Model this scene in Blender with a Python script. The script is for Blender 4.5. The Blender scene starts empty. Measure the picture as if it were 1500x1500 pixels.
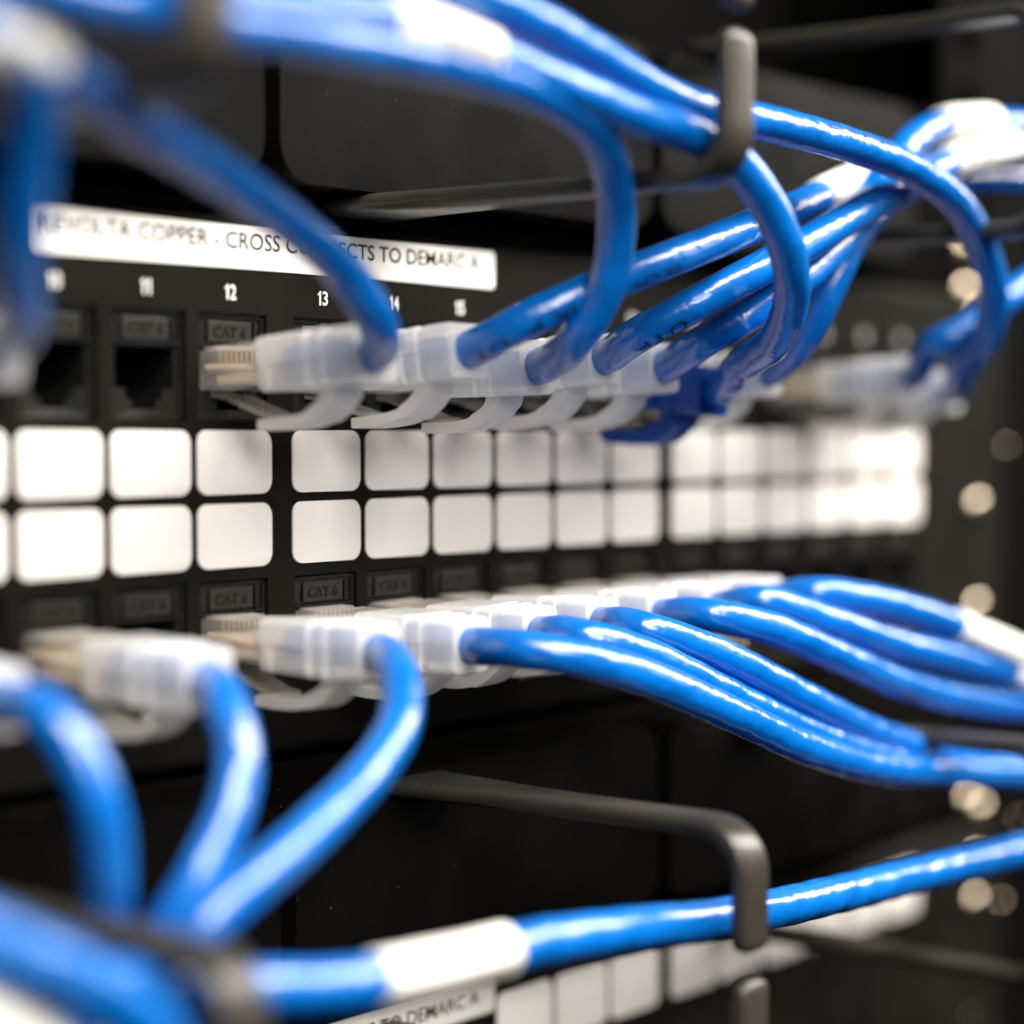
import bpy, bmesh, math, random
import numpy as np
from mathutils import Euler, Matrix, Vector

random.seed(7)
sc = bpy.context.scene
MM = 0.001

# ------------------------------------------------------------------ camera
CAM_POS = np.array([-256.19, -249.48, 10.07])      # millimetres; front of the panel is the plane Y = 0
YAW, PITCH, ROLL, FPX = 0.88576, -0.0358, -0.0017, 3122.9
_F = np.array([math.sin(YAW) * math.cos(PITCH), math.cos(YAW) * math.cos(PITCH), math.sin(PITCH)])
_R0 = np.array([math.cos(YAW), -math.sin(YAW), 0.0])
_U0 = np.cross(_R0, _F)
_R = _R0 * math.cos(ROLL) + _U0 * math.sin(ROLL)
_U = -_R0 * math.sin(ROLL) + _U0 * math.cos(ROLL)
cam = bpy.data.cameras.new('camera')
cam.sensor_width = 36.0
cam.lens = 36.0 * FPX / 1500.0
cam.clip_start = 0.005
cam.clip_end = 50.0
cam.dof.use_dof = True
cam.dof.focus_distance = 0.354
cam.dof.aperture_fstop = 4.9
cam.dof.aperture_blades = 0
camo = bpy.data.objects.new('camera', cam)
sc.collection.objects.link(camo)
camo.matrix_world = Matrix(((_R[0], _U[0], -_F[0], CAM_POS[0] * MM), (_R[1], _U[1], -_F[1], CAM_POS[1] * MM),
                            (_R[2], _U[2], -_F[2], CAM_POS[2] * MM), (0, 0, 0, 1)))
sc.camera = camo

# ------------------------------------------------------------------ world, lamps, exposure
w = bpy.data.worlds.new('World')
sc.world = w
w.use_nodes = True
w.node_tree.nodes['Background'].inputs[0].default_value = (1.0, 0.93, 0.84, 1)
w.node_tree.nodes['Background'].inputs[1].default_value = 0.012

def area(name, loc, target, size, power, col):
    l = bpy.data.lights.new(name, 'AREA')
    l.shape = 'RECTANGLE'
    l.size, l.size_y = size
    l.energy = power
    l.color = col
    o = bpy.data.objects.new(name, l)
    sc.collection.objects.link(o)
    o.location = loc
    d = Vector(target) - Vector(loc)
    o.rotation_euler = d.to_track_quat('-Z', 'Y').to_euler()
    o['kind'] = 'helper'
    return o
area('ceiling_lamp', (1.70, -0.80, 0.92), (1.70, 0, 0), (5.3, 0.50), 168, (1.0, 0.945, 0.87))
area('front_fill', (-0.45, -0.85, 0.36), (-0.02, 0, 0), (0.36, 0.28), 5.4, (1.0, 0.95, 0.88))  # added frontal fill that brightens boots and labels, not a real fixture
area('reflection_fill', (0.85, -0.95, 0.45), (0, 0, 0), (0.35, 0.5), 2, (1.0, 0.95, 0.88))  # weak light added on the right for reflections in the label windows

sc.view_settings.view_transform = 'Standard'
sc.view_settings.look = 'None'
sc.view_settings.exposure = -0.06
sc.view_settings.gamma = 1.0
sc.view_settings.use_curve_mapping = False
sc.render.engine = 'CYCLES'
sc.cycles.use_denoising = True
sc.cycles.max_bounces = 10
sc.cycles.transmission_bounces = 8
sc.cycles.sample_clamp_indirect = 4.0
sc.cycles.caustics_refractive = False
sc.cycles.caustics_reflective = False

# ------------------------------------------------------------------ materials
def mat(name, base, rough=0.5, metal=0.0, coat=0.0, spec=0.5, bump=None, var=None, trans=0.0, ior=1.45):
    m = bpy.data.materials.new(name)
    m.use_nodes = True
    nt = m.node_tree
    b = nt.nodes['Principled BSDF']
    b.inputs['Base Color'].default_value = (*base, 1)
    b.inputs['Roughness'].default_value = rough
    b.inputs['Metallic'].default_value = metal
    b.inputs['Coat Weight'].default_value = coat
    b.inputs['Coat Roughness'].default_value = 0.12
    b.inputs['Specular IOR Level'].default_value = spec
    b.inputs['Transmission Weight'].default_value = trans
    b.inputs['IOR'].default_value = ior
    tc = nt.nodes.new('ShaderNodeTexCoord')
    if var:                                           # scale, amount: uneven tone + roughness
        n = nt.nodes.new('ShaderNodeTexNoise')
        n.inputs['Scale'].default_value = var[0]
        n.inputs['Detail'].default_value = 6
        nt.links.new(tc.outputs['Object'], n.inputs['Vector'])
        mr = nt.nodes.new('ShaderNodeMapRange')
        mr.inputs[1].default_value = 0.3; mr.inputs[2].default_value = 0.7
        mr.inputs[3].default_value = 1 - var[1]; mr.inputs[4].default_value = 1 + var[1]
        nt.links.new(n.outputs['Fac'], mr.inputs[0])
        mx = nt.nodes.new('ShaderNodeVectorMath'); mx.operation = 'SCALE'
        mx.inputs[0].default_value = base
        nt.links.new(mr.outputs[0], mx.inputs['Scale'])
        nt.links.new(mx.outputs[0], b.inputs['Base Color'])
        mm = nt.nodes.new('ShaderNodeMath'); mm.operation = 'MULTIPLY'
        mm.inputs[1].default_value = rough
        nt.links.new(mr.outputs[0], mm.inputs[0])
        nt.links.new(mm.outputs[0], b.inputs['Roughness'])
    if bump:                                          # scale, strength, distance(mm)
        n2 = nt.nodes.new('ShaderNodeTexNoise')
        n2.inputs['Scale'].default_value = bump[0]
        n2.inputs['Detail'].default_value = 3
        nt.links.new(tc.outputs['Object'], n2.inputs['Vector'])
        bp = nt.nodes.new('ShaderNodeBump')
        bp.inputs['Strength'].default_value = bump[1]
        bp.inputs['Distance'].default_value = bump[2] * MM
        nt.links.new(n2.outputs['Fac'], bp.inputs['Height'])
        nt.links.new(bp.outputs[0], b.inputs['Normal'])
    return m

def dusty(name, base, rough, bump, dust=0.62, spec=0.5, ior=1.45):
    """black finish with a fine grain and scattered pale dust specks"""
    m = mat(name, base, rough, bump=bump, var=(60, 0.25), spec=spec, ior=ior)
    nt = m.node_tree
    b = nt.nodes['Principled BSDF']
    tc = next(n for n in nt.nodes if n.type == 'TEX_COORD')
    v = nt.nodes.new('ShaderNodeTexVoronoi')
    v.inputs['Scale'].default_value = 420
    nt.links.new(tc.outputs['Object'], v.inputs['Vector'])
    sep = nt.nodes.new('ShaderNodeSeparateColor')
    nt.links.new(v.outputs['Color'], sep.inputs[0])
    lt = nt.nodes.new('ShaderNodeMath'); lt.operation = 'LESS_THAN'; lt.inputs[1].default_value = 0.045
    nt.links.new(v.outputs['Distance'], lt.inputs[0])
    gt = nt.nodes.new('ShaderNodeMath'); gt.operation = 'GREATER_THAN'; gt.inputs[1].default_value = dust
    nt.links.new(sep.outputs[0], gt.inputs[0])
    mu = nt.nodes.new('ShaderNodeMath'); mu.operation = 'MULTIPLY'
    nt.links.new(lt.outputs[0], mu.inputs[0]); nt.links.new(gt.outputs[0], mu.inputs[1])
    mix = nt.nodes.new('ShaderNodeMix'); mix.data_type = 'RGBA'
    src = b.inputs['Base Color'].links[0].from_socket
    nt.links.new(mu.outputs[0], mix.inputs['Factor'])
    nt.links.new(src, mix.inputs[6])
    mix.inputs[7].default_value = (0.13, 0.115, 0.09, 1)
    nt.links.new(mix.outputs[2], b.inputs['Base Color'])
    return m

M = {}
M['coat_black'] = dusty('black_powder_coat', (0.0090, 0.0082, 0.0068), 0.60, (2200, 0.4, 0.3), 0.8, spec=.5, ior=1.11)
M['manager_black'] = dusty('black_painted_steel', (0.0034, 0.0031, 0.0026), 0.62, (1500, 0.14, 0.2), spec=.3, ior=1.05)
M['cover_black'] = dusty('black_cover_plastic', (0.0034, 0.0031, 0.0026), 0.40, (1500, 0.12, 0.15), spec=.5, ior=1.14)
M['finger_black'] = dusty('black_moulded_plastic', (0.030, 0.0265, 0.022), 0.33, (1200, 0.15, 0.2), 0.75)
M['jack_black'] = mat('black_jack_plastic', (0.010, 0.0103, 0.0085), 0.28, spec=.3, bump=(500, 0.12, 0.1), var=(120, 0.3))
M['plate_black'] = mat('grey_black_plastic', (0.022, 0.021, 0.0175), 0.38, spec=.3, bump=(900, 0.2, 0.1))
M['hole_shade'] = mat('shaded_socket', (0.004, 0.004, 0.004), 0.6)  # same jack plastic, with the shade inside the opening put into its colour
M['cable_blue'] = mat('blue_pvc_jacket', (0.0, 0.125, 0.49), 0.23, spec=1.0, ior=1.50, bump=(190, 0.55, 1.0), var=(90, 0.14))
M['boot_blue'] = mat('blue_boot_plastic', (0.0, 0.045, 0.26), 0.34, bump=(300, 0.1, 0.3))
M['label_white'] = mat('white_label_plastic', (0.77, 0.745, 0.71), 0.35, spec=.3, ior=1.08, bump=(45, 0.12, 0.5), var=(40, 0.03))
M['paper_white'] = mat('white_paper_tape', (0.84, 0.815, 0.77), 0.6, spec=.25, bump=(60, 0.15, 0.3))
M['print_black'] = mat('black_print', (0.012, 0.012, 0.014), 0.75, spec=.08)
M['print_white'] = mat('white_print', (0.80, 0.78, 0.74), 0.5)
M['print_grey'] = mat('grey_print', (0.16, 0.15, 0.14), 0.5)
M['print_navy'] = mat('dark_jacket_print', (0.003, 0.012, 0.06), 0.45)
M['wrap_white'] = mat('white_wrap_vinyl', (0.82, 0.80, 0.75), 0.5, spec=.3, bump=(120, 0.2, 0.5))

M['gold'] = mat('gold_contact', (0.85, 0.60, 0.28), 0.28, metal=1.0)
M['copper_wire'] = mat('tan_wire', (0.78, 0.60, 0.42), 0.45)
M['pale_wire'] = mat('pale_wire', (0.86, 0.79, 0.68), 0.45)
M['steel'] = mat('nickel_steel', (0.72, 0.60, 0.46), 0.24, metal=1.0)
M['rail_black'] = mat('black_rack_rail', (0.0025, 0.0023, 0.002), 0.7, spec=.3, ior=1.1, bump=(900, 0.2, 0.2))
M['back_black'] = mat('dark_rack_interior', (0.003, 0.003, 0.0028), 0.8, spec=.1)

def boot_mat():
    m = mat('milky_boot_plastic', (0.93, 0.91, 0.87), 0.22, bump=(250, 0.08, 0.3), coat=0.1)
    nt = m.node_tree
    b = nt.nodes['Principled BSDF']
    t = nt.nodes.new('ShaderNodeBsdfTranslucent')
    t.inputs[0].default_value = (0.97, 0.945, 0.90, 1)
    g = nt.nodes.new('ShaderNodeBsdfTransparent')
    mx = nt.nodes.new('ShaderNodeMixShader'); mx.inputs[0].default_value = 0.38
    m2 = nt.nodes.new('ShaderNodeMixShader'); m2.inputs[0].default_value = 0.34
    nt.links.new(b.outputs[0], mx.inputs[1]); nt.links.new(t.outputs[0], mx.inputs[2])
    nt.links.new(mx.outputs[0], m2.inputs[1]); nt.links.new(g.outputs[0], m2.inputs[2])
    nt.links.new(m2.outputs[0], nt.nodes['Material Output'].inputs['Surface'])
    return m
M['boot_white'] = boot_mat()
def clear_mat():
    m = mat('clear_polycarbonate', (0.88, 0.86, 0.82), 0.10, bump=(300, 0.12, 0.3), coat=.4)
    nt = m.node_tree
    g = nt.nodes.new('ShaderNodeBsdfTransparent')
    g.inputs[0].default_value = (.97, .96, .94, 1)
    mx = nt.nodes.new('ShaderNodeMixShader'); mx.inputs[0].default_value = 0.72
    nt.links.new(nt.nodes['Principled BSDF'].outputs[0], mx.inputs[1]); nt.links.new(g.outputs[0], mx.inputs[2])
    nt.links.new(mx.outputs[0], nt.nodes['Material Output'].inputs['Surface'])
    return m
M['clear'] = clear_mat()

# ------------------------------------------------------------------ helpers
def link(name, me, material=None, parent=None, loc=(0, 0, 0), rotx=0.0):
    if material is not None and not me.materials:
        me.materials.append(M[material])
    o = bpy.data.objects.new(name, me)
    sc.collection.objects.link(o)
    o.parent = parent
    o.location = [c * MM for c in loc]
    o.rotation_euler.x = rotx
    return o

def thing(name, label, cat, loc=(0, 0, 0), group=None):
    o = bpy.data.objects.new(name, None)
    o.empty_display_size = 0.01
    sc.collection.objects.link(o)
    o.location = [c * MM for c in loc]
    o['label'] = label
    o['category'] = cat
    if group:
        o['group'] = group
    return o

def mesh(name, verts, faces, smooth=False, mats=None, idx=None):
    me = bpy.data.meshes.new(name)
    me.from_pydata([[c * MM for c in v] for v in verts], [], faces)
    if smooth:
        me.polygons.foreach_set('use_smooth', [True] * len(faces))
    if mats:
        for k in mats:
            me.materials.append(M[k])
        me.polygons.foreach_set('material_index', idx)
    me.update()
    return me

def bm_mesh(name, bm, smooth_angle=None):
    bmesh.ops.scale(bm, vec=(MM, MM, MM), verts=bm.verts)
    bmesh.ops.recalc_face_normals(bm, faces=bm.faces)
    me = bpy.data.meshes.new(name)
    bm.to_mesh(me)
    bm.free()
    if smooth_angle is not None:
        me.polygons.foreach_set('use_smooth', [True] * len(me.polygons))
        me.set_sharp_from_angle(angle=math.radians(smooth_angle))
    return me

def bm_box(bm, x0, x1, y0, y1, z0, z1, bevel=0.0, seg=2):
    vs = [bm.verts.new((x, y, z)) for x in (x0, x1) for y in (y0, y1) for z in (z0, z1)]
    fs = [(0, 1, 3, 2), (4, 6, 7, 5), (0, 4, 5, 1), (2, 3, 7, 6), (0, 2, 6, 4), (1, 5, 7, 3)]
    faces = [bm.faces.new([vs[i] for i in f]) for f in fs]
    if bevel:
        es = list({e for f in faces for e in f.edges})
        bmesh.ops.bevel(bm, geom=es, offset=bevel, segments=seg, affect='EDGES', profile=0.5)

def rrect(x0, x1, z0, z1, r, n=5):
    pts = []
    for cx, cz, a0 in ((x1 - r, z1 - r, 0), (x0 + r, z1 - r, 90), (x0 + r, z0 + r, 180), (x1 - r, z0 + r, 270)):
        for k in range(n + 1):
            a = math.radians(a0 + 90 * k / n)
            pts.append((cx + r * math.cos(a), cz + r * math.sin(a)))
    return pts

def plate_mesh(name, outline, y_back, y_front, bevel=0.15):
    """outline in (x, z) extruded in Y with a rounded front rim"""
    bm = bmesh.new()
    lo = [bm.verts.new((x, y_back, z)) for x, z in outline]
    hi = [bm.verts.new((x, y_front, z)) for x, z in outline]
    n = len(outline)
    for i in range(n):
        bm.faces.new((lo[i], lo[(i + 1) % n], hi[(i + 1) % n], hi[i]))
    ff = bm.faces.new(hi)
    bm.faces.new(list(reversed(lo)))
    if bevel:
        bmesh.ops.bevel(bm, geom=list(ff.edges), offset=bevel, segments=3 if bevel < 1 else 8, affect='EDGES', profile=0.5)
    return bm_mesh(name, bm, 35)

def loft(rings, cap=True):
    n = len(rings[0])
    v, f = [], []
    for r in rings:
        v += r
    for k in range(len(rings) - 1):
        for i in range(n):
            a, b = k * n + i, k * n + (i + 1) % n
            f.append((a, b, b + n, a + n))
    if cap:
        f.append(tuple(range(n - 1, -1, -1)))
        f.append(tuple(range((len(rings) - 1) * n, len(rings) * n)))
    return v, f

def text_verts(body, height, width=None, extrude=0.0, bold=0.0, align='CENTER'):
    """text as a mesh in the XY plane (mm); cap height / total width scaled to fit"""
    cu = bpy.data.curves.new('txt', 'FONT')
    cu.body = body
    cu.align_x = align
    cu.size = 1.0
    cu.offset = bold
    cu.extrude = extrude
    cu.resolution_u = 3
    ob = bpy.data.objects.new('txt', cu)
    sc.collection.objects.link(ob)
    dg = bpy.context.evaluated_depsgraph_get()
    ev = ob.evaluated_get(dg)
    me = ev.to_mesh()
    v = np.array([vv.co[:] for vv in me.vertices], float)
    f = [tuple(p.vertices) for p in me.polygons]
    ev.to_mesh_clear()
    bpy.data.objects.remove(ob)
    bpy.data.curves.remove(cu)
    lo, hi = v.min(0), v.max(0)
    sy = height / (hi[1] - lo[1])
    sx = width / (hi[0] - lo[0]) if width else sy
    v[:, 0] = (v[:, 0] - (lo[0] + hi[0]) / 2) * sx
    v[:, 1] = (v[:, 1] - (lo[1] + hi[1]) / 2) * sy
    return v, f

ONE = [(.20, 0), (.37, 0), (.37, 1), (.25, 1), (.21, .90), (.05, .80), (.05, .67), (.20, .74)]
def number_mesh(num, height):
    v, f, x = [], [], 0.0
    for ch in str(num):
        if ch == '1':
            n = len(v)
            v += [(x + a * height, 0, (b - .5) * height) for a, b in ONE]
            f += [tuple(n + k for k in t) for t in ((0, 1, 2), (0, 2, 4), (2, 3, 4), (0, 4, 7), (4, 5, 7), (5, 6, 7))]
            x += height * .50
        else:
            tv, tf = text_verts(ch, height, height * .52, bold=.02)
            n = len(v)
            v += [(x + height * .28 + a, 0, b) for a, b, c in tv]
            f += [tuple(n + k for k in t) for t in tf]
            x += height * .62
    return mesh('port_number', [(a - x / 2, b, c) for a, b, c in v], f)

def text_on_wall(name, body, height, width=None, extrude=0.0, bold=0.0):
    v, f = text_verts(body, height, width, extrude, bold)
    return mesh(name, [(a, -c, b) for a, b, c in v], f)

def at(x, y, Y=0.0):
    """point at distance Y from the panel plane that a photograph position corresponds to"""
    d = _F * FPX + _R * (x - 750) - _U * (y - 750)
    t = (Y - CAM_POS[1]) / d[1]
    return CAM_POS + d * t

def seen(P):
    d = np.asarray(P) - CAM_POS
    z = d @ _F
    return np.array([750 + FPX * (d @ _R) / z, 750 - FPX * (d @ _U) / z])

# ------------------------------------------------------------------ the port grid
PITCH_MM, GAP, ZC_UP, ZC_LOW = 17.5, 3.39, 20.4, -22.1
def port_x(i):
    return (i - 13) * PITCH_MM + GAP * ((i - 13) // 6)
FIRST, LAST = 6, 24
X_LEFT, X_RIGHT = -170.0, 247.0

def rolled_plate(name, x0, x1, zb, zt, holes, r=2.6, depth=14):
    """a sheet with rectangular cut-outs and rolled-back top and bottom edges"""
    xs = sorted({x0, x1} | {h[0] for h in holes} | {h[1] for h in holes})
    zs = sorted({zb + r, zt - r} | {h[2] for h in holes} | {h[3] for h in holes})
    v, f, sm = [], [], []
    idx = {}
    def vid(x, y, z):
        k = (round(x, 3), round(y, 3), round(z, 3))
        if k not in idx:
            idx[k] = len(v); v.append((x, y, z))
        return idx[k]
    for i in range(len(xs) - 1):
        for j in range(len(zs) - 1):
            cx, cz = (xs[i] + xs[i + 1]) / 2, (zs[j] + zs[j + 1]) / 2
            if any(h[0] < cx < h[1] and h[2] < cz < h[3] for h in holes):
                continue
            f.append((vid(xs[i], 0, zs[j]), vid(xs[i + 1], 0, zs[j]), vid(xs[i + 1], 0, zs[j + 1]), vid(xs[i], 0, zs[j + 1])))
            sm.append(False)
    def roll(sgn, z0):
        prof = []
        for k in range(0, 7):
            a = math.radians(90 * k / 6)
            prof.append((r - r * math.cos(a), z0 + sgn * r * math.sin(a)))
        prof.append((depth, z0 + sgn * r))
        for i in range(len(xs) - 1):
            for k in range(len(prof) - 1):
                (ya, za), (yb, zb_) = prof[k], prof[k + 1]
                q = (vid(xs[i], ya, za), vid(xs[i + 1], ya, za), vid(xs[i + 1], yb, zb_), vid(xs[i], yb, zb_))
                f.append(q if sgn > 0 else q[::-1])
                sm.append(True)
    roll(1, zt - r)
    roll(-1, zb + r)
    me = mesh(name, v, f)
    me.polygons.foreach_set('use_smooth', sm)
    return me

# hole: 14.9 wide; jack face slightly smaller
HX, HZT, HZB = 7.45, 9.2, -7.9                    # relative to the jack axis
holes = []
for i in range(FIRST, LAST + 1):
    for zc in (ZC_UP, ZC_LOW):
        holes.append((port_x(i) - HX, port_x(i) + HX, zc + HZB, zc + HZT))
panel = thing('patch_bay', 'black two-row patch panel with white label windows and long printed strip', 'patch panel', (0, 0, 0))
pl = link('panel_plate', rolled_plate('panel_plate', X_LEFT, X_RIGHT, -42.6, 45.4, holes), 'coat_black', panel)
sol = pl.modifiers.new('thickness', 'SOLIDIFY'); sol.thickness = 1.5 * MM; sol.offset = -1

# ---- jacks
def jack_housing():
    bm = bmesh.new()
    y0 = 1.0
    outer = [bm.verts.new(p) for p in ((-7.2, y0, -7.7), (7.2, y0, -7.7), (7.2, y0, 8.9), (-7.2, y0, 8.9))]
    T = [(-5.95, 3.4), (-5.95, -3.0), (-3.6, -3.0), (-3.6, -4.7), (-2.4, -4.7), (-2.4, -6.2), (2.4, -6.2), (2.4, -4.7), (3.6, -4.7), (3.6, -3.0), (5.95, -3.0), (5.95, 3.4)]
    inner = [bm.verts.new((x, y0 + .35, z)) for x, z in T]
    eo = [bm.edges.new((outer[i], outer[(i + 1) % 4])) for i in range(4)]
    ei = [bm.edges.new((inner[i], inner[(i + 1) % len(T)])) for i in range(len(T))]
    bmesh.ops.triangle_fill(bm, use_beauty=True, use_dissolve=False, edges=eo + ei)
    back = [bm.verts.new((x, y0 + 13, z)) for x, z in T]
    n = len(T)
    for i in range(n):
        bm.faces.new((inner[i], inner[(i + 1) % n], back[(i + 1) % n], back[i])).material_index = 1
    bm.faces.new(back).material_index = 1
    ob = [bm.verts.new((v.co.x, y0 + 14, v.co.z)) for v in outer]
    for i in range(4):
        bm.faces.new((outer[i], ob[i], ob[(i + 1) % 4], outer[(i + 1) % 4]))
    bm.faces.new(ob[::-1])
    # raised rim round the face and ledge over the opening
    for a in ((-7.2, -6.75, .55, 1.02, -7.7, 8.9), (6.75, 7.2, .55, 1.02, -7.7, 8.9), (-6.7, 6.7, .6, 1.02, 3.75, 4.2), (-6.7, 6.7, .6, 1.02, 8.3, 8.9)):
        bm_box(bm, *a, bevel=0.12, seg=1)
    return bm_mesh('jack_housing', bm)
me_jack = jack_housing()
me_jack.materials.append(M['jack_black']); me_jack.materials.append(M['hole_shade'])
bm = bmesh.new(); bm_box(bm, -4.7, 4.7, .70, 1.02, 4.55, 7.9, bevel=.14, seg=2)
me_plate = bm_mesh('jack_name_plate', bm)
bm = bmesh.new(); bm_box(bm, 4.95, 5.5, .35, 1.02, 4.4, 7.9, bevel=.1, seg=1)
me_rib = bm_mesh('jack_rib', bm)
me_cat = text_on_wall('cat_lettering', 'CAT 6', 1.75, 7.0, extrude=0.16, bold=0.012)
# ---- label windows, numbers
me_lab = plate_mesh('label_window', rrect(-8.05, 8.05, -5.1, 5.1, 1.95), 0.0, -0.35)
for i in range(FIRST, LAST + 1):
    x = port_x(i)
    for zc, zl, num, zn in ((ZC_UP, 5.9, i, 32.95), (ZC_LOW, -5.8, i + 24, -33.8)):
        j = link('keystone_jack', me_jack, 'jack_black', panel, (x, 0, zc))
        p = link('name_plate', me_plate, 'plate_black', j)
        link('lettering', me_cat, 'jack_black', j, (-.1, .66, 6.2))
        link('rib', me_rib, 'jack_black', j)
        link('label_window', me_lab, 'label_white', panel, (x, 0.0, zl))
        t = number_mesh(num, 2.4)
        link('port_number', t, 'print_white', panel, (x - .5, -.05, zn))

# ---- long printed strip
STRIP_TXT = 'REVOLTA COPPER - CROSS CONNECTS TO DEMARC A'
st = link('name_strip', plate_mesh('name_strip', rrect(-60.2, 44.0, 36.75, 43.6, .9), 0, -.25, .08), 'paper_white', panel)
link('lettering', text_on_wall('strip_lettering', STRIP_TXT, 2.7, 98.5, bold=0.012), 'print_black', st, (-9.6, -.29, 41.2))

# ---- screws
def screw_mesh():
    rings = []
    for k in range(7):
        a = math.radians(90 * k / 6)
        r, y = 3.4 * math.cos(a) + .02, -2.0 * math.sin(a) - .6
        rings.append([(r * math.cos(t * math.tau / 20), y, r * math.sin(t * math.tau / 20)) for t in range(20)])
    rings.insert(0, [(3.42 * math.cos(t * math.tau / 20), 0.0, 3.42 * math.sin(t * math.tau / 20)) for t in range(20)])
    v, f = loft(rings)
    return mesh('screw', v, f, smooth=True)
me_screw = screw_mesh()
for z in (-33.4, -7.8, 40.0):
    link('screw', me_screw, 'steel', panel, (233.0, 0, z))

# ------------------------------------------------------------------ cable managers with open D-ring fingers
def sweep_finger(path, wx=3.8, th=1.65, flare=1.0):
    """rounded bar swept along a path in the YZ plane; wx half width along X, th half thickness"""
    path = np.array(path, float)
    n = len(path)
    rings = []
    sec = [(wx * math.copysign(abs(math.cos(a)) ** .6, math.cos(a)), th * math.copysign(abs(math.sin(a)) ** .6, math.sin(a))) for a in np.linspace(0, math.tau, 20, endpoint=False)]
    for i in range(n):
        t = path[min(i + 1, n - 1)] - path[max(i - 1, 0)]
        t /= np.linalg.norm(t)
        nrm = np.array([-t[1], t[0]])
        left = np.linalg.norm(path[-1] - path[i])
        s = 1.0 if left > th * 1.3 else max(.12, math.sqrt(max(0, 1 - (1 - left / (th * 1.3)) ** 2)))
        q = max(0.0, 1 + path[i][0] / 58.0)                  # the bar flares out towards its base
        grow, gx = 1 + .1 * q * flare, 1 + 1.5 * flare * q ** 2.2
        rings.append([(a * s * gx, path[i][0] + nrm[0] * b * s * grow, path[i][1] + nrm[1] * b * s * grow) for a, b in sec])
    v, f = loft(rings)
    return mesh('ring_finger', v, f, smooth=True)

def finger_path(y_front, z_bar, z_tip, r=7.0):
    sg = 1 if z_tip > z_bar else -1
    p = [(y, z_bar) for y in np.linspace(0.5, y_front + r, 14)]
    for k in range(1, 9):
        a = math.radians(90 * k / 8)
        p.append((y_front + r - r * math.sin(a), z_bar + sg * (r - r * math.cos(a))))
    for z in np.linspace(z_bar + sg * (r + 1), z_tip - sg * 2.2, 4):
        p.append((y_front, z))
    for k in (1.6, 1.1, .7, .4, .15, 0):
        p.append((y_front, z_tip - sg * k))
    return p

Y_RING = -75.0

def manager(name, label, zc, ring_x, win, lo, up):
    me_lowfinger, me_upfinger = sweep_finger(finger_path(Y_RING, *lo), flare=1.0 if zc > 0 else 0.0), sweep_finger(finger_path(Y_RING, *up))
    m = thing(name, label, 'cable manager', (0, 0, zc))
    link('back_plate', rolled_plate('manager_plate', X_LEFT, X_RIGHT, -21.4, 21.6, [], r=1.5, depth=10), 'manager_black', m, (0, 1.2, 0))
    for x0, x1 in win:
        link('raised_panel', plate_mesh('raised_panel', rrect(x0, x1, -16.6, 18.5, 6.5, 10), 2.0, -8.0, 4.5), 'cover_black', m)
    for x in ring_x:
        a = link('ring_finger', me_lowfinger, 'finger_black', m, (x, 0, 0))
        b = link('ring_finger', me_upfinger, 'finger_black', m, (x, 0, 0))
    for x, z in ((227.5, -10.5), (227.5, -21.0)) if zc > 0 else ((230.5, -17.0), (238.5, -20.5)):
        link('screw', me_screw, 'steel', m, (x, 1.0, z))
    return m
wins = [(-122, -21.5), (-18.0, 82.5), (86.0, 186.5)]
manager('cable_manager', 'black cable manager with open ring fingers above the two-row patch panel', 66.9, (-95.5, 9.5, 114.5), wins, (-18.3, 3.2), (22.0, 5.6))
manager('cable_manager', 'black cable manager with open ring fingers below the two-row patch panel', -65.3, (-91, 14, 119), [(-118, -19.0), (-15.5, 85.0), (88.5, 189.0)], (-28.0, -6.6), (16.0, -2.8))

# ------------------------------------------------------------------ second patch panel below
low = thing('patch_bay', 'lower patch panel with one row of white windows at the bottom edge', 'patch panel', (0, 0, -133.35))
link('panel_plate', rolled_plate('lower_plate', X_LEFT, X_RIGHT, -20, 45.0, []), 'coat_black', low)
me_lab2 = plate_mesh('label_window_tall', rrect(-8.2, 8.2, -6.2, 6.2, 1.8), 0.0, -0.35)
for i in range(14, 25):
    if i >= 16:
        link('label_window', me_lab2, 'label_white', low, (port_x(i), 0, 34.0))
st = link('name_strip', plate_mesh('name_strip', rrect(-60.2, 43.6, 37.4, 44.3, .9), 0, -.25, .08), 'paper_white', low)
link('lettering', text_on_wall('strip_lettering', STRIP_TXT, 2.7, 98.5, bold=0.012), 'print_black', st, (-10.2, -.29, 41.0))
link('screw', me_screw, 'steel', low, (233.0, 0, 36))
link('screw', me_screw, 'steel', low, (233.0, 0, 25))

# ------------------------------------------------------------------ rack rail and dark interior
rail = thing('rack_rail', 'dark vertical rack rail at the right behind the panel ends', 'rack rail', (252, 3, -220))
hs = []
z = 10.0
while z < 430:
    hs.append((-22.5, -13.5, z, z + 9.0)); z += 15.0
def rail_mesh():
    xs = sorted({-30.0, 22.0, -22.5, -13.5}); zs = sorted({0.0, 440.0} | {h[2] for h in hs} | {h[3] for h in hs})
    v, f = [], []
    for i in range(len(xs) - 1):
        for j in range(len(zs) - 1):
            cx, cz = (xs[i] + xs[i + 1]) / 2, (zs[j] + zs[j + 1]) / 2
            if any(h[0] < cx < h[1] and h[2] < cz < h[3] for h in hs):
                continue
            n = len(v)
            v += [(xs[i], 0, zs[j]), (xs[i + 1], 0, zs[j]), (xs[i + 1], 0, zs[j + 1]), (xs[i], 0, zs[j + 1])]
            f.append((n, n + 1, n + 2, n + 3))
    n = len(v)
    v += [(22, 0, 0), (22, 60, 0), (22, 60, 440), (22, 0, 440)]
    f.append((n, n + 1, n + 2, n + 3))
    return mesh('rail', v, f)
ro = link('rail_strip', rail_mesh(), 'rail_black', rail)
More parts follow.
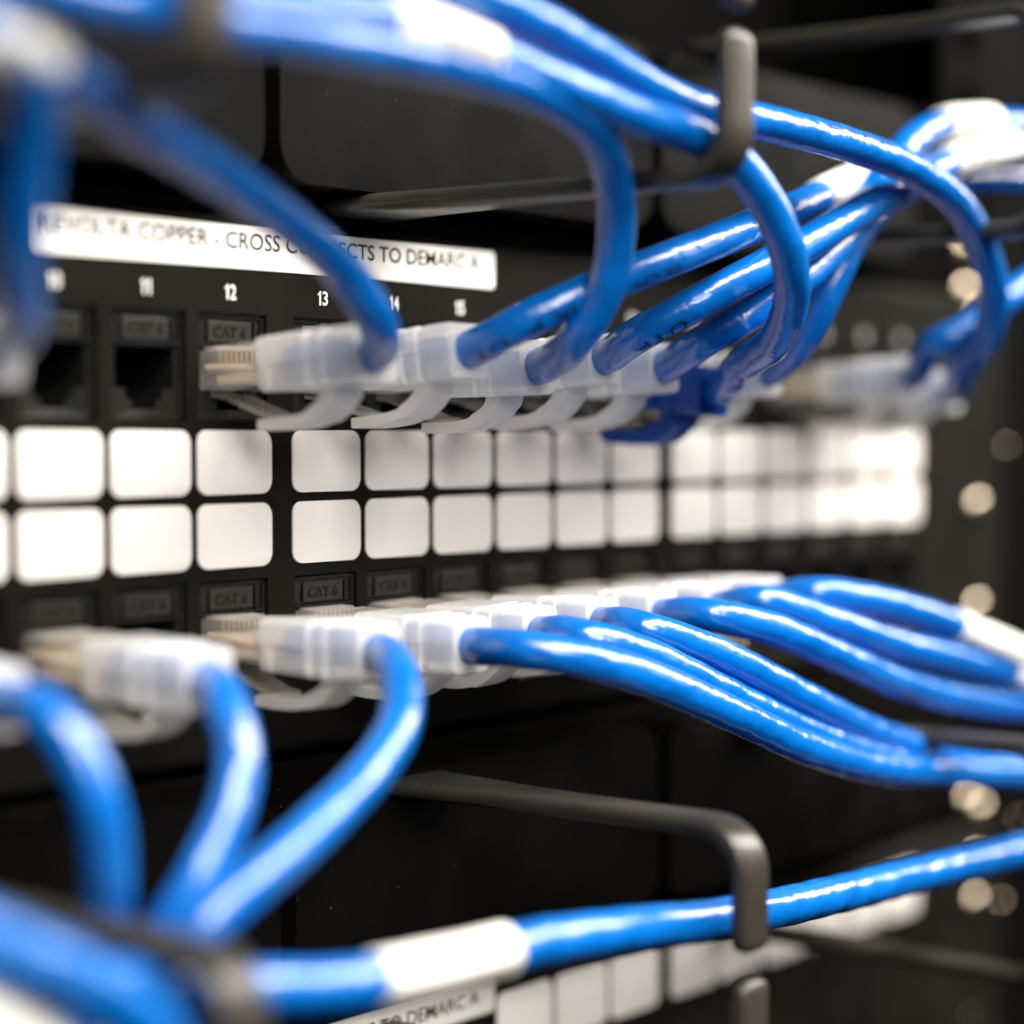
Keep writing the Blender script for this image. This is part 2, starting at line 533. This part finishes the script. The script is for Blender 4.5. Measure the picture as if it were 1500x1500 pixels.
sol = ro.modifiers.new('thickness', 'SOLIDIFY'); sol.thickness = 2 * MM
for zz in (276.5, 425.0):
    link('screw', me_screw, 'steel', rail, (-18, -1, zz))
for px, py, k in ((1318, 1215, .5), (1404, 1372, .6), (1462, 1322, .45), (1442, 1440, .5), (1412, 1490, .75), (1180, 300, .4), (968, 300, .6), (1470, 655, .3), (1488, 1200, .3)):
    p = at(px, py, 2.0)
    q = link('clip_nut', me_screw, 'steel', rail, (p[0] - 252, -1.5, p[2] + 220))
    q.scale = (k, k, k)
bm = bmesh.new(); bm_box(bm, -400, 900, 120, 124, -400, 400)
o = link('back_wall', bm_mesh('back_wall', bm), 'back_black'); o['kind'] = 'structure'
bm = bmesh.new(); bm_box(bm, 330, 334, 6, 119, -399, 399)
o = link('side_wall', bm_mesh('side_wall', bm), 'back_black'); o['kind'] = 'structure'

# ------------------------------------------------------------------ patch cables
R_CABLE = 3.0
def spline(pts, step=1.0):
    P = [np.array(p, float) for p in pts]
    P = [2 * P[0] - P[1]] + P + [2 * P[-1] - P[-2]]
    out = []
    for i in range(1, len(P) - 2):
        p0, p1, p2, p3 = P[i - 1:i + 3]
        d1, d2, d3 = (max(1e-6, np.linalg.norm(b - a)) ** .5 for a, b in ((p0, p1), (p1, p2), (p2, p3)))
        m1 = (p1 - p0) / d1 - (p2 - p0) / (d1 + d2) + (p2 - p1) / d2
        m2 = (p2 - p1) / d2 - (p3 - p1) / (d2 + d3) + (p3 - p2) / d3
        m1, m2 = m1 * d2, m2 * d2
        n = max(3, int(np.linalg.norm(p2 - p1) / step))
        for k in range(n):
            t = k / n
            out.append((2 * t**3 - 3 * t**2 + 1) * p1 + (t**3 - 2 * t**2 + t) * m1 + (-2 * t**3 + 3 * t**2) * p2 + (t**3 - t**2) * m2)
    out.append(P[-2])
    o = np.array(out)
    for _ in range(10):                                # relax small kinks
        o[3:-1] = .25 * o[2:-2] + .5 * o[3:-1] + .25 * o[4:]
    seg = np.linalg.norm(np.diff(o, axis=0), axis=1)
    s = np.concatenate([[0], np.cumsum(seg)])
    n = int(s[-1] / step)
    q = np.linspace(0, s[-1], n + 1)
    return np.stack([np.interp(q, s, o[:, k]) for k in range(3)], 1)

def frames(path):
    T = np.gradient(path, axis=0)
    T /= np.linalg.norm(T, axis=1)[:, None]
    N = np.zeros_like(T)
    a = np.array([0, 0, 1.0])
    if abs(T[0] @ a) > .9:
        a = np.array([1.0, 0, 0])
    n = a - T[0] * (a @ T[0]); N[0] = n / np.linalg.norm(n)
    for i in range(1, len(T)):
        n = N[i - 1] - T[i] * (N[i - 1] @ T[i])
        N[i] = n / np.linalg.norm(n)
    return T, N, np.cross(T, N)

def tube(name, path, rad, seg=20, ripple=.018, ph=0.0, cap=True, lap=None):
    T, N, B = frames(path)
    rings = []
    for i in range(len(path)):
        ring = []
        for k in range(seg):
            a = math.tau * k / seg
            r = rad * (1 + ripple * math.sin(i / 1.55 + 2 * a + ph) * (0.7 + 0.3 * math.sin(i / 17 + ph)) + ripple * .6 * math.sin(i / 4.3 + a + 2 * ph))
            if lap is not None:                            # overlapping end of a wrapped label
                u = ((a - lap) / math.tau) % 1.0
                r += .34 * u + .05 * math.sin(i / 3.1 + 5 * a)
            ring.append(tuple(path[i] + N[i] * (r * math.cos(a)) + B[i] * (r * math.sin(a))))
        rings.append(ring)
    v, f = loft(rings, cap)
    return mesh(name, v, f, smooth=True)

def facing(path, up, org):
    """angle round a cable that looks out to the aisle, turned up by so many degrees"""
    T, N, B = frames(path)
    i = len(path) // 2
    v = CAM_POS - (path[i] + org)
    a = math.atan2(v @ B[i], v @ N[i])
    d = -math.sin(a) * N[i] + math.cos(a) * B[i]
    return a + math.radians(up) * (1 if d[2] > 0 else -1)

def angle_at(path, i, up, org):
    T, N, B = frames(path)
    v = CAM_POS - (path[i] + org)
    a = math.atan2(v @ B[i], v @ N[i])
    d = -math.sin(a) * N[i] + math.cos(a) * B[i]
    return a + math.radians(up) * (1 if d[2] > 0 else -1)

def wrap_text(body, path, s0, ang, height, rad, length, flip=False):
    """lettering printed along a cable: s0 = start along the cable (mm), ang = angle round it"""
    v, f = text_verts(body, height, length)
    bm = bmesh.new()
    vs = [bm.verts.new(tuple(p)) for p in v]
    for q in f:
        try:
            bm.faces.new([vs[i] for i in q])
        except ValueError:
            pass
    bmesh.ops.subdivide_edges(bm, edges=[e for e in bm.edges if e.calc_length() > .7], cuts=2)
    bmesh.ops.triangulate(bm, faces=bm.faces)
    T, N, B = frames(path)
    for p in bm.verts:
        u, w_ = p.co.x, p.co.y
        if flip:
            u, w_ = -u, -w_
        s = min(max(s0 + length / 2 + u, 0), len(path) - 1.01)
        i = int(s); fr = s - i
        c = path[i] * (1 - fr) + path[i + 1] * fr
        a = ang - w_ / rad
        d = N[i] * math.cos(a) + B[i] * math.sin(a)
        p.co = c + d * (rad * 1.035)
    return bm_mesh('jacket_print', bm)

# ---- connector pieces, local frame: origin on the panel plane at the jack axis, cable side towards -Y
def boot_section(s, wdt, h, low_in=0.45, top_off=0.0):
    """cross-section with a ledge: the lower half is set in a little"""
    hw, hh, r = wdt / 2, h / 2, min(1.3, h / 4)
    pts = []
    for k in range(5):
        a = math.radians(90 * k / 4); pts.append((hw - r + r * math.cos(a), hh - r + r * math.sin(a)))
    for k in range(5):
        a = math.radians(90 + 90 * k / 4); pts.append((-hw + r + r * math.cos(a), hh - r + r * math.sin(a)))
    lw = hw - low_in
    pts += [(-hw, .35), (-lw, .10)]
    for k in range(5):
        a = math.radians(180 + 90 * k / 4); pts.append((-lw + r + r * math.cos(a), -hh + r + r * math.sin(a)))
    for k in range(5):
        a = math.radians(270 + 90 * k / 4); pts.append((lw - r + r * math.cos(a), -hh + r + r * math.sin(a)))
    pts += [(lw, .10), (hw, .35)]
    return [(x, -s, z + top_off) for x, z in pts]
secs = [(11.6, 12.2, 7.6, .35), (12.0, 12.9, 8.3, .45), (13.2, 13.0, 8.5, .45), (14.2, 13.0, 8.5, .45), (14.3, 13.0, 8.5, .8), (21.2, 13.0, 8.7, .8), (21.3, 13.0, 8.7, .4),
        (22.4, 13.0, 8.8, .4), (22.6, 11.3, 8.1, .3), (23.8, 11.2, 8.1, .3), (24.0, 12.1, 8.9, .3), (25.6, 12.0, 8.9, .3), (25.8, 11.0, 8.3, .2),
        (27.0, 10.8, 8.3, .2), (27.2, 10.9, 8.9, .15), (31.0, 9.6, 8.9, .1), (31.6, 9.2, 8.5, .1)]
v, f = loft([boot_section(a, b, c, d) for a, b, c, d in secs])
def sharp(me, ang=32):
    me.polygons.foreach_set('use_smooth', [True] * len(me.polygons))
    me.set_sharp_from_angle(angle=math.radians(ang))
    return me
me_boot = sharp(mesh('boot', v, f))
me_boot_blue = sharp(mesh('boot_blue', v, f))

def guard_mesh(k_th=1.0, drop=0.0):
    mid = []
    for k in range(13):
        a = math.radians(88 * k / 12)
        mid.append((14.0 + 10.5 * math.cos(a) ** .9, -3.2 - (6.0 + drop) * math.sin(a)))
    mid += [(12.0, -9.25 - drop), (10.0, -9.2 - drop), (8.4, -9.1 - drop)]
    mid = np.array(mid)
    rings = []
    for i in range(len(mid)):
        t = mid[min(i + 1, len(mid) - 1)] - mid[max(0, i - 1)]
        t /= np.linalg.norm(t)
        nn = np.array([-t[1], t[0]])
        th = k_th * (1.35 if i < 4 else (1.1 if i < 9 else .78))
        if i == len(mid) - 1:
            th = .72
        hw = 3.2 if i < 10 else 3.4
        ring = []
        for x, q in ((-hw, -th), (-hw + .3, -th - .15), (hw - .3, -th - .15), (hw, -th), (hw, th), (hw - .3, th + .15), (-hw + .3, th + .15), (-hw, th)):
            p = mid[i] + nn * q
            ring.append((x, -p[0], p[1]))
        rings.append(ring)
    v, f = loft(rings)
    return v, f
v, f = guard_mesh()
me_guard = sharp(mesh('latch_guard', v, f), 40)
v, f = guard_mesh(1.6, .5)
me_guard_blue = sharp(mesh('latch_guard_blue', v, f), 40)

bm = bmesh.new(); bm_box(bm, -5.85, 5.85, -12.6, 4.0, -3.1, 3.25, bevel=.45, seg=2)
for k in range(9):                                   # comb ridges over the contacts
    bm_box(bm, -5.0 + k * 1.12 - .12, -5.0 + k * 1.12 + .12, -2.4, 3.6, 3.26, 3.75, bevel=.05, seg=1)
bm_box(bm, -5.6, 5.6, -11.4, -3.2, 3.27, 3.6, bevel=.12, seg=1)
me_plug = bm_mesh('plug', bm, 35)
bm = bmesh.new()
vv, ff = loft([[(x, -s, z + d) for x, d in ((-2.9, -.35), (2.9, -.35), (2.9, .35), (-2.9, .35))] for s, z in ((-3.5, -3.5), (1.0, -4.3), (5.0, -6.0), (9.5, -7.7), (12.0, -8.1))])
me_latch = mesh('plug_latch', vv, ff)
wv, wf, wi = [], [], []
for k in range(8):
    cx = -4.6 + k * 1.31
    ring = [[(cx + 0.58 * math.cos(a), -s, -.3 + 0.58 * math.sin(a) + z) for a in np.linspace(0, math.tau, 8, endpoint=False)] for s, z in ((-1.0, .8), (4.0, .5), (11.8, -.3))]
    a, b = loft(ring); n = len(wv)
    wv += a; wf += [tuple(q + n for q in t) for t in b]; wi += [k % 2] * len(b)
bm_pts = [(x, y, z) for z in (-2.3, -.9) for x, y in ((-5.3, -11.9), (5.3, -11.9), (5.3, -2.0), (-5.3, -2.0))]
n = len(wv); wv += bm_pts
for t in ((0, 3, 2, 1), (4, 5, 6, 7), (0, 1, 5, 4), (1, 2, 6, 5), (2, 3, 7, 6), (3, 0, 4, 7)):
    wf.append(tuple(q + n for q in t)); wi.append(0)
me_wires = mesh('conductors', wv, wf, mats=['copper_wire', 'pale_wire'], idx=wi)
bm = bmesh.new()
for k in range(8):
    bm_box(bm, -4.45 + k * 1.115 - .0 + .3, -4.45 + k * 1.115 + .62, -1.6, 3.4, 1.2, 3.1)
me_contacts = bm_mesh('contacts', bm)

def patch_cable(label, port=None, row='up', tilt=0.0, pts=(), blue_boot=False, wraps=(), wrap_marks=(), prints=(), group='blue patch cables', rad=R_CABLE, world=()):
    """pts: (photo x, photo y, Y) positions along the cable; port None: cable only passes through"""
    if port is not None:
        zc = ZC_UP if row == 'up' else ZC_LOW
        org = np.array([port_x(port), 0, zc])
    else:
        org = at(*pts[0])
    root = thing('patch_cable', label, 'cable', org, group)
    P = []
    if port is not None:
        rot = Euler((-math.radians(tilt), math.radians(random.uniform(-2.2, 2.2)), math.radians(random.uniform(-1.2, 1.2))))
        ax = np.array((rot.to_matrix() @ Vector((0, -1, 0)))[:])
        pg = link('plug', me_plug, 'clear', root)
        pg.rotation_euler = rot
        link('conductors', me_wires, None, pg)
        link('contacts', me_contacts, 'gold', pg)
        link('plug_latch', me_latch, 'clear', pg)
        bt = link('boot', me_boot_blue if blue_boot else me_boot, 'boot_blue' if blue_boot else 'boot_white', root)
        bt.rotation_euler = rot
        link('latch_guard', me_guard_blue if blue_boot else me_guard, 'boot_blue' if blue_boot else 'boot_white', bt)
        P += [ax * 14, ax * 22, ax * 31.2]
    P += [at(*p) - org for p in pts]
    path = spline(P)
    ph = random.uniform(0, 6)
    link('jacket', tube('jacket', path, rad, ph=ph, ripple=random.uniform(.014, .026)), 'cable_blue', root)
    scr = np.array([seen(p + org) for p in path])
    for (xa, ya), (xb, yb) in wraps:
        i0 = int(np.argmin(((scr - (xa, ya)) ** 2).sum(1))); i1 = int(np.argmin(((scr - (xb, yb)) ** 2).sum(1)))
        i0, i1 = sorted((i0, i1))
        sub = path[i0:i1 + 1]
        link('wrap_label', tube('wrap_label', sub, rad * 1.07, ripple=.006, ph=ph, seg=32, lap=facing(sub, -35, org)), 'wrap_white', root)
    for body, (xa, ya), ang, h, ln in wrap_marks:
        i0 = int(np.argmin(((scr - (xa, ya)) ** 2).sum(1)))
        link('wrap_print', wrap_text(body, path, i0, angle_at(path, i0, ang, org), h, rad * 1.17, ln), 'print_grey', root)
    for body, (xa, ya), ang, h, ln, fl in prints:
        i0 = int(np.argmin(((scr - (xa, ya)) ** 2).sum(1)))
        link('jacket_print', wrap_text(body, path, i0, angle_at(path, i0, ang, org), h, rad, ln, fl), 'print_navy', root)
    return root

PRINTS = []
# ---- upper row
patch_cable('dark foreground blue cable from port 12 slanting up left across the printed strip', 12, 'up', 3.5,
            [(552, 470, -40), (500, 392, -41), (420, 325, -44), (320, 253, -50), (220, 190, -57), (120, 120, -63), (20, 65, -68), (-120, 0, -74)],
            wraps=[((-60, 25), (60, 88))])
patch_cable('blue cable from port 13 with dark print near its boot, rising to the right', 13, 'up', 5.5,
            [(760, 475, -41), (850, 432, -47), (950, 392, -52), (1050, 352, -54), (1140, 316, -52), (1220, 280, -48), (1330, 235, -44), (1420, 215, -42), (1560, 195, -40)],
            wraps=[((1200, 288), (1262, 262))], prints=[('CMR P  UT', (702, 505), -32, 2.0, 22, True), ('UL CM', (915, 408), -38, 1.7, 9, True)])
patch_cable('blue cable from port 14 curving steeply up behind the ring finger bar', 14, 'up', 1.5,
            [(845, 497, -46), (888, 425, -52), (903, 350, -55), (902, 280, -58), (885, 215, -61), (850, 168, -63), (790, 135, -64), (700, 105, -65), (560, 74, -66), (400, 42, -68), (240, 16, -70), (100, -18, -72), (-80, -70, -74)])
patch_cable('blue cable from port 15 rising right below the printed cable', 15, 'up', 5.0,
            [(935, 490, -42), (1020, 443, -50), (1110, 396, -55), (1200, 345, -57), (1290, 290, -56), (1375, 245, -54), (1440, 225, -52), (1560, 200, -50)],
            wraps=[((1385, 240), (1480, 215))], wrap_marks=[('II I III', (1395, 240), -12, 1.4, 12), ('III II', (1400, 238), -48, 1.4, 9)], prints=[('UTP', (935, 490), -45, 1.8, 8, True)])
patch_cable('blue cable arching highest at the right under a white wrap', 16, 'up', 3.0,
            [(1030, 500, -43), (1110, 452, -50), (1190, 395, -53), (1255, 325, -53), (1300, 250, -52), (1350, 195, -51), (1410, 178, -50), (1480, 182, -49), (1570, 195, -48)],
            wraps=[((1378, 185), (1450, 178))], wrap_marks=[('II III', (1390, 182), -10, 1.4, 9)])
patch_cable('blue cable from the blue-booted plug in port 17, looping up to the ring finger', 17, 'up', -4.5,
            [(1085, 535, -46), (1135, 500, -58), (1160, 440, -66), (1155, 375, -70), (1128, 305, -71), (1085, 243, -70), (1020, 200, -68), (940, 172, -66), (860, 140, -65), (760, 98, -65), (650, 55, -66), (520, 20, -67), (380, 0, -69), (200, -40, -70)],
            blue_boot=True, wraps=[((565, 30), (715, 80))], wrap_marks=[('II III I II', (705, 76), 18, 1.3, 12), ('I II III', (700, 74), -14, 1.3, 10)])
patch_cable('shaded blue cable climbing behind the looped cable, rightmost of the upper bundle', 18, 'up', 2.5,
            [(1175, 500, -42), (1212, 430, -48), (1250, 350, -50), (1310, 285, -48), (1400, 262, -45), (1560, 262, -42)])
patch_cable('blurred blue cable leaving the far upper plug towards the right edge', 21, 'up', 3.0,
            [(1365, 505, -42), (1420, 480, -48), (1470, 440, -52), (1560, 380, -55)])
patch_cable('long blue cable draped from behind the upper ring finger down to the far plugs', 22, 'up', -2.0,
            [(1405, 545, -42), (1442, 500, -52), (1456, 430, -58), (1440, 365, -60), (1400, 295, -62), (1330, 245, -63), (1230, 208, -64), (1120, 180, -66), (1040, 165, -66), (960, 135, -65), (880, 85, -65), (790, 35, -65), (680, -15, -65), (520, -60, -66)],
            prints=[('CMR P UT', (1290, 228), 52, .9, 24, True)])
patch_cable('blurred dark blue cable hanging down the left edge into a white boot', 8, 'up', 1.0,
            [(28, 470, -44), (20, 400, -52), (30, 300, -58), (45, 200, -62), (40, 110, -66), (-10, 40, -70), (-120, -10, -74)])
# ---- lower row
patch_cable('blurred blue cable from the boot cut by the left edge, arching down', 8, 'low', -2.0,
            [(70, 1045, -44), (125, 1120, -49), (152, 1210, -50), (158, 1300, -48), (150, 1390, -44), (125, 1480, -42), (60, 1560, -40)])
patch_cable('blue cable from port 34 bending down, left of the two that meet below', 10, 'low', -3.0,
            [(330, 1030, -42), (350, 1110, -47), (330, 1210, -50), (285, 1300, -50), (235, 1380, -47), (195, 1460, -44), (120, 1540, -42), (0, 1600, -40)])
patch_cable('blue cable from port 36 bending down left, nearest to the sharp boots', 12, 'low', -.5,
            [(583, 985, -43), (588, 1050, -49), (545, 1128, -53), (465, 1210, -56), (375, 1290, -57), (285, 1370, -55), (225, 1450, -51), (150, 1530, -48), (40, 1590, -46)])
patch_cable('front blue cable from port 37, lowest of the fan drooping to the right', 13, 'low', -2.0,
            [(760, 950, -43), (850, 964, -50), (960, 998, -55), (1070, 1045, -57), (1180, 1095, -56), (1290, 1125, -53), (1400, 1130, -50), (1570, 1135, -46)])
patch_cable('blue cable from port 38, second of the fan drooping to the right', 14, 'low', -1.0,
            [(840, 930, -42), (920, 950, -48), (1020, 995, -51), (1120, 1045, -51), (1230, 1090, -50), (1340, 1118, -47), (1450, 1118, -44), (1580, 1112, -40)])
patch_cable('blue cable from port 39, third of the fan drooping to the right', 15, 'low', 0,
            [(930, 918, -42), (1020, 945, -48), (1120, 992, -51), (1220, 1045, -51), (1310, 1085, -48), (1400, 1105, -45), (1580, 1120, -40)])
patch_cable('blue cable from port 40, fourth of the fan running to the right', 16, 'low', .5,
            [(1030, 899, -42), (1120, 918, -48), (1220, 958, -50), (1310, 998, -49), (1400, 1022, -46), (1580, 1040, -40)])
patch_cable('blue cable from port 41, fifth of the fan running to the right', 17, 'low', 1.0,
            [(1110, 880, -42), (1200, 905, -46), (1300, 940, -48), (1400, 965, -48), (1480, 985, -46), (1590, 1010, -42)], wraps=[((1478, 985), (1570, 1005))])
patch_cable('blue cable from port 42, topmost of the fan, with white wrap at its end', 18, 'low', 1.5,
            [(1190, 868, -42), (1280, 880, -46), (1370, 905, -48), (1450, 940, -48), (1590, 1000, -44)], wraps=[((1400, 915), (1570, 990))])
# ---- loose runs through the rings
patch_cable('blue cable with broad white wrap passing behind the lower ring finger', None, pts=
            [(-80, 1420, -60), (100, 1440, -61), (260, 1445, -62), (400, 1448, -63), (540, 1438, -64), (650, 1415, -65), (770, 1385, -66), (900, 1364, -66), (1060, 1345, -65), (1200, 1316, -63), (1350, 1280, -60), (1500, 1245, -56), (1620, 1210, -54)],
            wraps=[((545, 1440), (742, 1396))], rad=3.3)
patch_cable('thick blurred blue cable crossing the lower left corner', None, pts=
            [(-120, 1340, -74), (0, 1388, -73), (110, 1432, -72), (210, 1500, -71), (280, 1590, -68), (330, 1690, -64)], rad=3.4)
patch_cable('blurred cable with white wrap in the bottom left corner', None, pts=
            [(-160, 1460, -72), (-60, 1490, -70), (40, 1535, -68), (140, 1605, -66), (220, 1690, -64)], wraps=[((-100, 1475), (80, 1560))], rad=3.2)
